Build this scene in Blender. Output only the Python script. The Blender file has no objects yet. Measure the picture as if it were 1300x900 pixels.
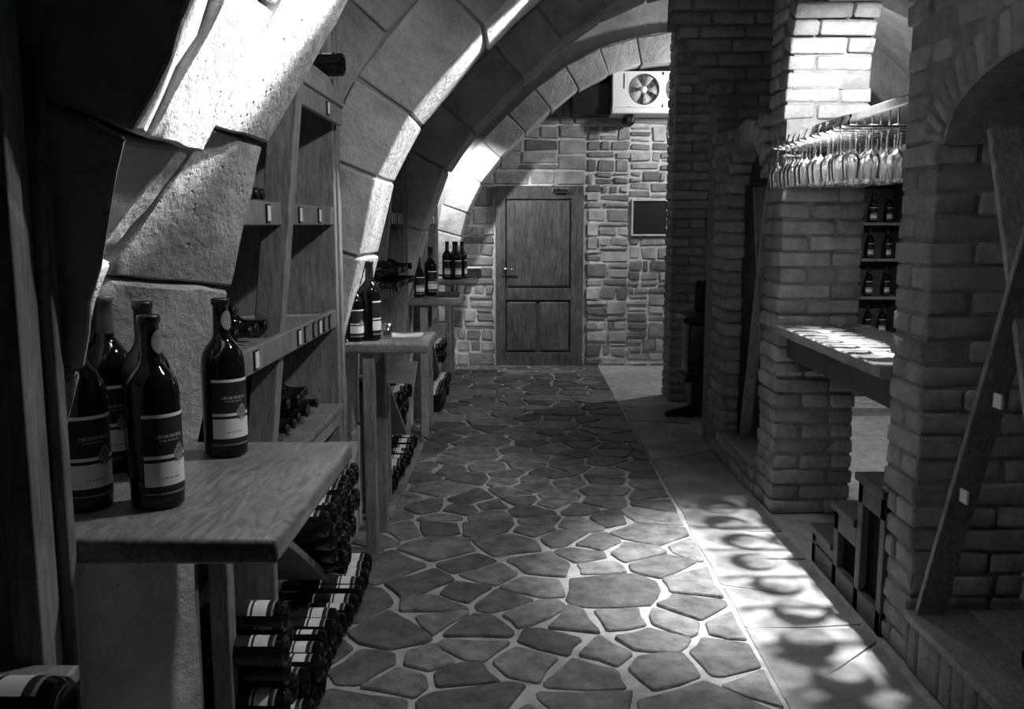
import bpy, bmesh, math, random
from mathutils import Vector, Matrix, noise, Euler
random.seed(11)
S = bpy.context.scene
COL = S.collection
R = math.radians

# ------------------------------------------------------------------ camera
cam_d = bpy.data.cameras.new('camera'); cam = bpy.data.objects.new('camera', cam_d); COL.objects.link(cam)
cam_d.sensor_fit = 'HORIZONTAL'; cam_d.sensor_width = 36.0; cam_d.lens = 36.0 * 1170 / 1300
cam_d.clip_start = .02
cam.location = (0, 0, 1.45)
cam.rotation_euler = (math.pi / 2 - .14094, 0, .00846)
S.camera = cam
S.view_settings.view_transform = 'Standard'; S.view_settings.look = 'None'
S.view_settings.gamma = 1.0; S.view_settings.use_curve_mapping = False
S.view_settings.exposure = -0.15

# ------------------------------------------------------------------ world and lamps
W = bpy.data.worlds.new('world'); S.world = W; W.use_nodes = True
W.node_tree.nodes['Background'].inputs[0].default_value = (1, 1, 1, 1)
W.node_tree.nodes['Background'].inputs[1].default_value = 0.0

def spot(name, loc, aim, watts, deg, blend=.5, radius=.03):
    d = bpy.data.lights.new(name, 'SPOT'); d.energy = watts; d.spot_size = R(deg); d.spot_blend = blend; d.shadow_soft_size = radius
    o = bpy.data.objects.new(name, d); COL.objects.link(o); o.location = loc
    o.rotation_euler = (Vector(aim) - Vector(loc)).to_track_quat('-Z', 'Y').to_euler()
    return o
def point(name, loc, watts, radius=.05):
    d = bpy.data.lights.new(name, 'POINT'); d.energy = watts; d.shadow_soft_size = radius
    o = bpy.data.objects.new(name, d); COL.objects.link(o); o.location = loc
    return o

# lamps of the cellar that hang above the upper edge of the picture
spot('near_rib_lamp_offscreen', (.10, 1.92, 2.31), (-.48, 1.80, 2.11), 440, 60, .3)
spot('second_rib_lamp_offscreen', (.36, 4.05, 2.60), (-.62, 4.08, 1.62), 330, 34, .8)
spot('rack_bay_lamp_offscreen', (.7, 2.2, 2.60), (-.75, 2.75, 1.20), 90, 108, .7, .05)
spot('bar_floor_lamp_offscreen', (1.335, 3.88, 2.50), (1.22, 3.66, 0), 1500, 54, 1.0, .012)
spot('bar_arch_lamp_offscreen', (1.60, 3.42, 2.42), (1.50, 4.5, 1.62), 230, 80, .5, .03)
spot('aisle_lamp_offscreen', (.7, 4.3, 2.85), (.0, 3.8, 0), 85, 82, .9, .1)
# lamps whose glare the photograph shows but which stand behind masonry: behind the third rib (white far rib and wall beside
# the door) and behind the distant brick pier (glaring cooling unit and lit end wall)
spot('far_rib_lamp', (-.56, 8.35, 2.13), (-.42, 9.2, 1.45), 90, 100, .6, .03)
point('cooler_lamp', (2.0, 8.35, 2.55), 85, .06)

# ------------------------------------------------------------------ materials (greys only: the photograph is black and white)
MATS = {}
def mat(name, base, var=.25, scale=6.0, rough=.8, bump=0.0, bscale=None, rnd=0.0, spec=.35, detail=6, pits=0.0, wave=None, metal=0.0, coat=0.0, bdist=.01):
    m = bpy.data.materials.new(name); MATS[name] = m; m.use_nodes = True
    nt = m.node_tree; N = nt.nodes; L = nt.links; b = N['Principled BSDF']
    b.inputs['Roughness'].default_value = rough; b.inputs['Specular IOR Level'].default_value = spec
    b.inputs['Metallic'].default_value = metal; b.inputs['Coat Weight'].default_value = coat
    tc = N.new('ShaderNodeTexCoord'); oi = N.new('ShaderNodeObjectInfo')
    mul = N.new('ShaderNodeVectorMath'); mul.operation = 'MULTIPLY_ADD'
    L.new(oi.outputs['Random'], mul.inputs[0]); mul.inputs[1].default_value = (37, 21, 53)
    L.new(tc.outputs['Object'], mul.inputs[2])
    n = N.new('ShaderNodeTexNoise'); n.inputs['Scale'].default_value = scale; n.inputs['Detail'].default_value = detail; n.inputs['Roughness'].default_value = .62
    L.new(mul.outputs[0], n.inputs['Vector'])
    mr = N.new('ShaderNodeMapRange'); mr.inputs['From Min'].default_value = .3; mr.inputs['From Max'].default_value = .7
    mr.inputs['To Min'].default_value = base * (1 - var); mr.inputs['To Max'].default_value = base * (1 + var)
    L.new(n.outputs['Fac'], mr.inputs['Value'])
    out = mr.outputs[0]
    if wave:
        mp = N.new('ShaderNodeMapping'); mp.inputs['Scale'].default_value = wave[1]
        L.new(mul.outputs[0], mp.inputs['Vector'])
        w = N.new('ShaderNodeTexNoise'); w.inputs['Scale'].default_value = wave[0]; w.inputs['Detail'].default_value = 4; w.inputs['Distortion'].default_value = wave[2]
        L.new(mp.outputs[0], w.inputs['Vector'])
        r2 = N.new('ShaderNodeMapRange'); r2.inputs['From Min'].default_value = .35; r2.inputs['From Max'].default_value = .65
        r2.inputs['To Min'].default_value = 1 - wave[3]; r2.inputs['To Max'].default_value = 1 + wave[3]
        L.new(w.outputs['Fac'], r2.inputs['Value'])
        mm = N.new('ShaderNodeMath'); mm.operation = 'MULTIPLY'; L.new(out, mm.inputs[0]); L.new(r2.outputs[0], mm.inputs[1]); out = mm.outputs[0]
    if rnd:
        r3 = N.new('ShaderNodeMapRange'); r3.inputs['To Min'].default_value = 1 - rnd; r3.inputs['To Max'].default_value = 1 + rnd
        L.new(oi.outputs['Random'], r3.inputs['Value'])
        mm = N.new('ShaderNodeMath'); mm.operation = 'MULTIPLY'; L.new(out, mm.inputs[0]); L.new(r3.outputs[0], mm.inputs[1]); out = mm.outputs[0]
    height = None
    if bump:
        nb = N.new('ShaderNodeTexNoise'); nb.inputs['Scale'].default_value = bscale or scale * 4; nb.inputs['Detail'].default_value = 7; nb.inputs['Roughness'].default_value = .65
        L.new(mul.outputs[0], nb.inputs['Vector']); height = nb.outputs['Fac']
        if pits:
            v = N.new('ShaderNodeTexVoronoi'); v.inputs['Scale'].default_value = pits; L.new(mul.outputs[0], v.inputs['Vector'])
            nm = N.new('ShaderNodeTexNoise'); nm.inputs['Scale'].default_value = 5.0; nm.inputs['Detail'].default_value = 3; L.new(mul.outputs[0], nm.inputs['Vector'])
            mk = N.new('ShaderNodeMapRange'); mk.inputs['From Min'].default_value = .50; mk.inputs['From Max'].default_value = .62; mk.inputs['To Min'].default_value = .35; mk.inputs['To Max'].default_value = 0
            L.new(nm.outputs['Fac'], mk.inputs['Value'])
            dd = N.new('ShaderNodeMath'); dd.operation = 'ADD'; L.new(v.outputs['Distance'], dd.inputs[0]); L.new(mk.outputs[0], dd.inputs[1])
            pr = N.new('ShaderNodeMapRange'); pr.inputs['From Min'].default_value = .05; pr.inputs['From Max'].default_value = .28; pr.inputs['To Min'].default_value = .35; pr.inputs['To Max'].default_value = 1
            L.new(dd.outputs[0], pr.inputs['Value'])
            mm = N.new('ShaderNodeMath'); mm.operation = 'MULTIPLY'; L.new(height, mm.inputs[0]); L.new(pr.outputs[0], mm.inputs[1]); height = mm.outputs[0]
        bp = N.new('ShaderNodeBump'); bp.inputs['Strength'].default_value = bump; bp.inputs['Distance'].default_value = bdist
        L.new(height, bp.inputs['Height']); L.new(bp.outputs[0], b.inputs['Normal'])
    cb = N.new('ShaderNodeCombineColor')
    for i in range(3): L.new(out, cb.inputs[i])
    L.new(cb.outputs[0], b.inputs['Base Color'])
    return m
mat('rib_stone', .42, .34, 4.5, .92, 1.0, 24, .14, .2, pits=42, bdist=.014)
mat('rib_mortar', .28, .3, 12, .95, .6)
mat('vault', .28, .35, 4, .95, .8, 18)
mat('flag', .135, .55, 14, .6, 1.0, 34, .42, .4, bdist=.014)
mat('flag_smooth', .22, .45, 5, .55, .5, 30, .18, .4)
mat('floor_mortar', .36, .25, 14, .9, .7, 60)
mat('rubble', .30, .32, 9, .9, .9, 34, .5, .25)
mat('wall_mortar', .58, .25, 12, .95, .8, 40)
mat('brick', .30, .25, 11, .92, .9, 45, .22, .2, bdist=.012)
mat('brick_mortar', .20, .3, 15, .95, .8, 50)
mat('oak', .20, .2, 5, .42, .25, 60, .15, .5, wave=(9, (1.2, 9, 9), 1.6, .35), bdist=.003)
mat('table_oak', .19, .2, 5, .34, .25, 30, .05, .5, wave=(5, (5, 1.0, 5), 3.5, .35), bdist=.003)
mat('rack_wood', .20, .25, 5, .55, .3, 50, .18, .4, wave=(10, (8, 8, .9), 1.2, .3), bdist=.003)
mat('dark_wood', .055, .3, 6, .5, .3, 50, .15, .4, wave=(10, (8, 8, .9), 1.2, .3), bdist=.003)
mat('door_wood', .085, .35, 5, .5, .4, 50, .05, .4, wave=(11, (9, 9, .5), 1.0, .45), bdist=.004)
mat('bottle_glass', .005, .1, 5, .07, spec=.4)
mat('capsule', .012, .1, 5, .32, spec=.5)
mat('capsule_grey', .06, .1, 9, .45, spec=.4)
mat('paper', .72, .04, 20, .7)
mat('print_grey', .20, .1, 30, .7)
mat('print_black', .012, .1, 30, .6)
mat('chrome', .7, .05, 5, .2, metal=1)
mat('white_paint', .75, .05, 6, .45)
mat('black', .012, .1, 6, .5)
mat('black_vinyl', .012, .1, 6, .35)
mat('steel', .25, .2, 8, .35, metal=.8)
mat('fan_blade', .42, .1, 8, .4)
mat('counter_stone', .24, .3, 7, .22, spec=.6)
def glass_mat():
    m = bpy.data.materials.new('clear_glass'); m.use_nodes = True; MATS['clear_glass'] = m
    nt = m.node_tree; N = nt.nodes; L = nt.links
    for n in list(N):
        if n.type != 'OUTPUT_MATERIAL': N.remove(n)
    o = [n for n in N if n.type == 'OUTPUT_MATERIAL'][0]
    t = N.new('ShaderNodeBsdfTransparent'); t.inputs[0].default_value = (.93, .93, .93, 1)
    g = N.new('ShaderNodeBsdfGlossy'); g.inputs[0].default_value = (1, 1, 1, 1); g.inputs['Roughness'].default_value = .2
    fr = N.new('ShaderNodeFresnel'); fr.inputs[0].default_value = 1.55
    ad = N.new('ShaderNodeMath'); ad.operation = 'MULTIPLY_ADD'; ad.inputs[1].default_value = 1.0; ad.inputs[2].default_value = .17
    L.new(fr.outputs[0], ad.inputs[0])
    mx = N.new('ShaderNodeMixShader'); L.new(ad.outputs[0], mx.inputs[0]); L.new(t.outputs[0], mx.inputs[1]); L.new(g.outputs[0], mx.inputs[2])
    L.new(mx.outputs[0], o.inputs[0])
glass_mat()
M = MATS

# ------------------------------------------------------------------ helpers
def new_mesh(name, v, f, mats, smooth=False, idx=None):
    me = bpy.data.meshes.new(name); me.from_pydata([tuple(p) for p in v], [], f)
    for m in (mats if isinstance(mats, (list, tuple)) else [mats]): me.materials.append(M[m])
    if idx:
        for p, i in zip(me.polygons, idx): p.material_index = i
    if smooth:
        for p in me.polygons: p.use_smooth = True
        if smooth == 2: me.set_sharp_from_angle(angle=R(24))
    me.update()
    return me
def put(name, me, parent=None, loc=None, rot=None):
    o = bpy.data.objects.new(name, me); COL.objects.link(o)
    if parent: o.parent = parent
    if loc is not None: o.location = loc
    if rot is not None: o.rotation_euler = rot
    return o
def tag(o, label=None, cat=None, group=None, kind=None):
    if label: o['label'] = label
    if cat: o['category'] = cat
    if group: o['group'] = group
    if kind: o['kind'] = kind
    return o
def thing(name, label, cat, loc=(0, 0, 0), group=None, rotz=0):
    o = put(name, None, None, loc, (0, 0, rotz)); return tag(o, label, cat, group)
def copy_tree(o, parent=None):
    c = o.copy(); COL.objects.link(c)
    if parent: c.parent = parent
    for ch in list(o.children): copy_tree(ch, c)
    return c

class MB:
    def __init__(s): s.v = []; s.f = []
    def add(s, v, f):
        n = len(s.v); s.v += [Vector(p) for p in v]; s.f += [tuple(i + n for i in q) for q in f]; return s
    def box(s, x0, x1, y0, y1, z0, z1, bev=.004):
        v, f = block_vf([(x, y, z) for z in (z0, z1) for y in (y0, y1) for x in (x0, x1)], bev)
        return s.add(v, f)
    def beam(s, a, b, w, d, up=(0, 0, 1), bev=.003):
        a = Vector(a); b = Vector(b); t = (b - a); L = t.length; t.normalize()
        sd = t.cross(Vector(up));
        if sd.length < 1e-4: sd = t.cross(Vector((1, 0, 0)))
        sd.normalize(); u2 = sd.cross(t)
        c = [a + t * (L * k) + sd * (w * (i - .5)) + u2 * (d * (j - .5)) for k in (0, 1) for j in (0, 1) for i in (0, 1)]
        v, f = block_vf(c, bev); return s.add(v, f)
    def lathe(s, prof, seg=20, mtx=None, close=True):
        n = len(s.v); rows = []
        for (r, z) in prof:
            if r < 1e-6: rows.append([len(s.v)]); s.v.append(Vector((0, 0, z)))
            else:
                rows.append(list(range(len(s.v), len(s.v) + seg)))
                for i in range(seg):
                    a = 2 * math.pi * i / seg; s.v.append(Vector((r * math.cos(a), r * math.sin(a), z)))
        for A, B in zip(rows, rows[1:]):
            for i in range(seg):
                j = (i + 1) % seg
                if len(A) == 1 and len(B) == 1: continue
                if len(A) == 1: s.f.append((A[0], B[j], B[i]))
                elif len(B) == 1: s.f.append((A[i], A[j], B[0]))
                else: s.f.append((A[i], A[j], B[j], B[i]))
        if mtx:
            for k in range(n, len(s.v)): s.v[k] = mtx @ s.v[k]
        return s
    def tube(s, pts, r, seg=8):
        pts = [Vector(p) for p in pts]; n0 = len(s.v)
        for k, p in enumerate(pts):
            t = (pts[min(k + 1, len(pts) - 1)] - pts[max(k - 1, 0)]).normalized()
            a = t.cross(Vector((0, 0, 1)));
            if a.length < 1e-3: a = t.cross(Vector((1, 0, 0)))
            a.normalize(); b = t.cross(a)
            for i in range(seg):
                q = 2 * math.pi * i / seg; s.v.append(p + a * (r * math.cos(q)) + b * (r * math.sin(q)))
        for k in range(len(pts) - 1):
            for i in range(seg):
                j = (i + 1) % seg; A = n0 + k * seg; B = A + seg
                s.f.append((A + i, A + j, B + j, B + i))
        s.f.append(tuple(n0 + i for i in range(seg))[::-1]); s.f.append(tuple(n0 + (len(pts) - 1) * seg + i for i in range(seg)))
        return s
    def mesh(s, name, m, smooth=False): return new_mesh(name, s.v, s.f, m, smooth)
    def put(s, name, m, parent=None, smooth=False, loc=None, rot=None): return put(name, s.mesh(name, m, smooth), parent, loc, rot)

def block_vf(c, bev=.01, n=1, amp=0.0, freq=7.0, seed=0.0, pull=.38):
    """rounded, optionally rough block on 8 corners (x fastest, then y, then z)"""
    c = [Vector(p) for p in c]
    Ls = [max(1e-4, (c[1] - c[0]).length), max(1e-4, (c[2] - c[0]).length), max(1e-4, (c[4] - c[0]).length)]
    T = []
    for a in range(3):
        e = min(.35, bev / Ls[a]); T.append([0, e] + [e + (1 - 2 * e) * k / n for k in range(1, n)] + [1 - e, 1])
    m = n + 3; ids = {}; V = []
    def P(u, v, w):
        p = Vector()
        for i in range(8):
            k = (u if i & 1 else 1 - u) * (v if i & 2 else 1 - v) * (w if i & 4 else 1 - w)
            p += c[i] * k
        return p
    def vid(i, j, k):
        if (i, j, k) in ids: return ids[(i, j, k)]
        q = [i, j, k]; ext = [a for a in range(3) if q[a] in (0, m - 1)]
        t = [T[a][q[a]] for a in range(3)]
        if len(ext) > 1:
            for a in ext:
                e = T[a][1]; t[a] = e * pull if q[a] == 0 else 1 - e * pull
        p = P(*t)
        if amp:
            p = p + noise.noise_vector(p * freq + Vector((seed, seed * .7, -seed))) * amp + noise.noise_vector(p * freq * 3.3 + Vector((seed, 1, seed))) * amp * .45
        ids[(i, j, k)] = len(V); V.append(p); return ids[(i, j, k)]
    F = []
    for i in range(m - 1):
        for j in range(m - 1):
            F.append((vid(i, j, 0), vid(i, j + 1, 0), vid(i + 1, j + 1, 0), vid(i + 1, j, 0)))
            F.append((vid(i, j, m - 1), vid(i + 1, j, m - 1), vid(i + 1, j + 1, m - 1), vid(i, j + 1, m - 1)))
            F.append((vid(i, 0, j), vid(i + 1, 0, j), vid(i + 1, 0, j + 1), vid(i, 0, j + 1)))
            F.append((vid(i, m - 1, j), vid(i, m - 1, j + 1), vid(i + 1, m - 1, j + 1), vid(i + 1, m - 1, j)))
            F.append((vid(0, i, j), vid(0, i, j + 1), vid(0, i + 1, j + 1), vid(0, i + 1, j)))
            F.append((vid(m - 1, i, j), vid(m - 1, i + 1, j), vid(m - 1, i + 1, j + 1), vid(m - 1, i, j + 1)))
    return V, F
def box8(x0, x1, y0, y1, z0, z1): return [(x, y, z) for z in (z0, z1) for y in (y0, y1) for x in (x0, x1)]

# ------------------------------------------------------------------ arch profile of the vault (measured in x, z)
PROF = [(-.77, 0), (-.77, .5), (-.76, .95), (-.667, 1.30), (-.58, 1.635), (-.44, 1.89), (-.25, 2.125), (-.06, 2.31), (.155, 2.51), (.39, 2.71), (.70, 2.89), (1.01, 2.99), (1.32, 3.05), (1.62, 3.07)]
MIRR = PROF + [(3.24 - x, z) for x, z in PROF[::-1][1:]]
class Profile:
    def __init__(s, pts):
        s.p = [Vector((a, 0, b)) for a, b in pts]; s.s = [0]
        for a, b in zip(s.p, s.p[1:]): s.s.append(s.s[-1] + (b - a).length)
        s.n = []
        for i in range(len(s.p)):
            t = (s.p[min(i + 1, len(s.p) - 1)] - s.p[max(i - 1, 0)]).normalized(); s.n.append(Vector((-t.z, 0, t.x)))
    def at(s, q, r=0):
        q = max(0, min(s.s[-1] - 1e-6, q)); i = 0
        while s.s[i + 1] < q: i += 1
        k = (q - s.s[i]) / (s.s[i + 1] - s.s[i])
        p = s.p[i].lerp(s.p[i + 1], k); n = s.n[i].lerp(s.n[i + 1], k).normalized()
        return p + n * r
PR = Profile(PROF); PRM = Profile(MIRR)

# ------------------------------------------------------------------ floor
def clip(poly, nx, ny, d):
    out = []
    for i in range(len(poly)):
        a = poly[i]; b = poly[(i + 1) % len(poly)]
        da = a[0] * nx + a[1] * ny - d; db = b[0] * nx + b[1] * ny - d
        if da <= 0: out.append(a)
        if (da < 0) != (db < 0) and abs(da - db) > 1e-9:
            t = da / (da - db); out.append((a[0] + (b[0] - a[0]) * t, a[1] + (b[1] - a[1]) * t))
    return out
def flag_mesh(poly, h, rnd):
    pts = []
    n = len(poly)
    for i in range(n):
        a = Vector(poly[i]).to_2d(); b = Vector(poly[(i + 1) % n]).to_2d(); L = (b - a).length
        if L < .03: pts.append((a + b) / 2); continue
        nn = Vector((-(b - a).y, (b - a).x)) / L
        c = min(.25, .010 / L)
        pts.append(a.lerp(b, c)); 
        if L > .12: pts.append(a.lerp(b, .5) + nn * rnd.uniform(-.010, .010))
        pts.append(a.lerp(b, 1 - c))
    cx = sum(p.x for p in pts) / len(pts); cy = sum(p.y for p in pts) / len(pts); ce = Vector((cx, cy))
    tx, ty = rnd.uniform(-.006, .006), rnd.uniform(-.006, .006)
    N = len(pts); V = []; F = []
    for p in pts: V.append((p.x, p.y, -.01))
    for p in pts: q = p + (ce - p) * .01; V.append((q.x, q.y, h * .6))
    for p in pts:
        q = p + (ce - p).normalized() * .005; V.append((q.x, q.y, h + (q.x - cx) * tx * 2 + (q.y - cy) * ty * 2))
    V.append((cx, cy, h))
    for i in range(N):
        j = (i + 1) % N
        F += [(i, j, N + j, N + i), (N + i, N + j, 2 * N + j, 2 * N + i), (2 * N + i, 2 * N + j, 3 * N)]
    return V, F
floor = tag(MB().box(-1.7, 4.9, -2.0, 9.6, -.12, 0, .001).put('floor', 'floor_mortar'), 'irregular flagstone paving with pale mortar joints running down the cellar aisle', 'floor', kind='structure')
def lay_flags(x0, x1, y0, y1, rmin, rmax, gap, h, mname, seed, limit):
    rnd = random.Random(seed); seeds = []
    tries = 0
    while tries < 9000:
        tries += 1
        x = rnd.uniform(x0, x1); y = rnd.uniform(y0, y1); r = rmin + (rmax - rmin) * rnd.random() ** 1.3
        if all(((x - a) * .82) ** 2 + ((y - b) * 1.15) ** 2 > ((r + c) / 2) ** 2 for a, b, c in seeds): seeds.append((x, y, r))
    seeds.sort(key=lambda q: q[1])
    stuff = MB(); n = 0
    for i, (x, y, r) in enumerate(seeds):
        poly = [(x0, y0), (x1, y0), (x1, y1), (x0, y1)]
        for a, b, c in seeds:
            if (a, b) == (x, y) or abs(a - x) > 1 or abs(b - y) > 1: continue
            dx, dy = a - x, b - y; L = math.hypot(dx, dy); k = .5 + .22 * (r - c) / (r + c)
            g = gap * rnd.uniform(.55, 1.6)
            nx, ny = dx / L, dy / L
            an = rnd.uniform(-.20, .20)
            nx, ny = nx * math.cos(an) - ny * math.sin(an), nx * math.sin(an) + ny * math.cos(an)
            mx, my = x + dx * k, y + dy * k
            poly = clip(poly, nx, ny, mx * nx + my * ny - g)
            if len(poly) < 3: break
        if len(poly) < 3: continue
        ar = abs(sum(poly[q][0] * poly[(q + 1) % len(poly)][1] - poly[(q + 1) % len(poly)][0] * poly[q][1] for q in range(len(poly)))) / 2
        if ar < .003: continue
        V, F = flag_mesh(poly, h * rnd.uniform(.7, 1.2), rnd)
        n += 1
        if n <= limit: put('flagstone', new_mesh('flagstone', V, F, mname), floor)
        else: stuff.add(V, F)
    if stuff.v: tag(stuff.put('flagstones_beyond', mname, floor), kind='stuff')
    return n
NF = lay_flags(-.80, .80, 2.3, 9.40,   .12, .42, .0105, .010, 'flag', 5, 255)
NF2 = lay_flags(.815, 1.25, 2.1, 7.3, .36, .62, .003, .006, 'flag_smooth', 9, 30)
print('flagstones', NF, NF2)

# ------------------------------------------------------------------ walls and vault shell
tag(MB().box(-1.55, -1.30, -2, 9.6, -.1, 3.6, .01).put('wall_left', 'vault'), 'dark stone wall behind the wine racks', 'wall', kind='structure')
tag(MB().box(4.55, 4.8, -2, 9.6, -.1, 3.6, .01).put('wall_right', 'vault'), 'dark wall of the bar room', 'wall', kind='structure')
tag(MB().box(-1.6, 4.8, -2.2, -2, -.1, 3.8, .01).put('wall_back', 'vault'), 'dark wall behind the camera', 'wall', kind='structure')
vb = MB(); rows = []
NV = 48
for k in range(NV + 1):
    q = PRM.s[-1] * (.1 + .8 * k / NV); rows.append((PRM.at(q, .62), PRM.at(q, .80)))
for y in (-2.0, 9.6):
    for a, b in rows: vb.v += [Vector((a.x, y, a.z)), Vector((b.x, y, b.z))]
off = 2 * (NV + 1)
for k in range(NV):
    i = 2 * k
    vb.f += [(i, i + off, i + off + 2, i + 2), (i + 1, i + 3, i + off + 3, i + off + 1), (i, i + 2, i + 3, i + 1), (off + i, off + i + 1, off + i + 3, off + i + 2)]
tag(vb.put('ceiling', 'vault', smooth=True), 'dark barrel vault above the stone ribs', 'ceiling', kind='structure')

# ------------------------------------------------------------------ stone ribs
def rib(label, y0, y1, joints, mirrored=False, gap=.006, amp=.007, n=2, seed=0, rings_r=((0, .27), (.27, .50), (.50, .72)), core_r=.70):
    P = PRM if mirrored else PR
    root = thing('stone_rib', label, 'stone rib', (0, (y0 + y1) / 2, 0), 'stone ribs of the vault')
    core = MB(); yc = (y0 + y1) / 2
    K = 60; Lq = P.s[-1]
    for y in (y0 + .014 - yc, y1 - .014 - yc):
        for k in range(K + 1):
            for r in (rings_r[0][0] + .014, core_r):
                p = P.at(Lq * k / K, r); core.v.append(Vector((p.x, y, p.z)))
    o2 = 2 * (K + 1)
    for k in range(K):
        i = 2 * k
        core.f += [(i, i + 1, i + 3, i + 2), (o2 + i, o2 + i + 2, o2 + i + 3, o2 + i + 1), (i, i + 2, o2 + i + 2, o2 + i), (i + 1, o2 + i + 1, o2 + i + 3, i + 3)]
    core.put('mortar_core', 'rib_mortar', root)
    rnd = random.Random(seed)
    # staggered outer rings
    o1 = [joints[0]] + [(a + b) / 2 + rnd.uniform(-.04, .04) for a, b in zip(joints[2:], joints[3:])] + [joints[-1]]
    o3 = [joints[0]] + [j + rnd.uniform(-.05, .05) for j in joints[3:-1]] + [joints[-1]]
    rings = [(a, b, js) for (a, b), js in zip(rings_r, (joints, o1, o3))]
    for ri, (r0, r1, js) in enumerate(rings):
        for a, b in zip(js, js[1:]):
            cells = [(y0, y1, 0, 0)]
            for (ca, cb, d0, d1) in cells:
                g = gap
                pr = rnd.uniform(-.008, .006) if ri == 0 else 0
                ra = (r0 + (g if ri else 0)) + pr; rb = r1 - g
                cs = []
                for r in (ra, rb):
                    for y in (ca - yc + rnd.uniform(-.006, .006), cb - yc + rnd.uniform(-.006, .006)):
                        for q in (a + g, b - g):
                            p = P.at(q, r); cs.append((p.x, y, p.z))
                v, f = block_vf(cs, .009, n, amp, 6, seed + a * 3 + ri)
                # flip so normals face out
                put('stone_block', new_mesh('stone_block', v, [q[::-1] for q in f], 'rib_stone', 2), root)
    return root
def sz(z):  # arc length at which the left haunch reaches height z
    for i in range(len(PROF) - 1):
        if PROF[i][1] <= z <= PROF[i + 1][1]:
            k = (z - PROF[i][1]) / (PROF[i + 1][1] - PROF[i][1]); return PR.s[i] + k * (PR.s[i + 1] - PR.s[i])
LEN = PR.s[-1]
def rest(j, step):
    j = [sz(z) for z in j]
    while j[-1] + step * 1.4 < LEN: j.append(j[-1] + step)
    return j + [LEN]
rib('pale block rib arching over the second table, bright along its underside', 3.82, 4.33, rest([0, .5, .95, 1.31, 1.635, 1.885, 2.225], .36), seed=2)
def mir(j):
    T = PRM.s[-1]; return j[:-1] + [T - q for q in j[::-1][1:]]
rib('shadowed grey block rib arching over the third table', 6.08, 6.57, mir(rest([0, .5, .95, 1.40, 1.80, 2.05, 2.38], .34)), True, seed=5)
rib('farthest block rib at the end wall above the door, white at its lower left', 8.90, 9.40, mir(rest([0, .5, .95, 1.35, 1.58, 1.88, 2.13], .33)), True, seed=8, rings_r=((-.09, .16),), core_r=.16)
dk = MB(); K = 60
for y in (9.0, 9.45):
    for k in range(K + 1):
        for r in (.13, .70):
            p = PRM.at(PRM.s[-1] * k / K, r); dk.v.append(Vector((p.x, y, p.z)))
o2 = 2 * (K + 1)
for k in range(K):
    i = 2 * k
    dk.f += [(i, i + 1, i + 3, i + 2), (o2 + i, o2 + i + 2, o2 + i + 3, o2 + i + 1), (i, i + 2, o2 + i + 2, o2 + i), (i + 1, o2 + i + 1, o2 + i + 3, i + 3)]
tag(dk.put('trim_2', 'vault'), 'plain stone infill above the farthest stone ring', 'infill', kind='structure')

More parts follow.
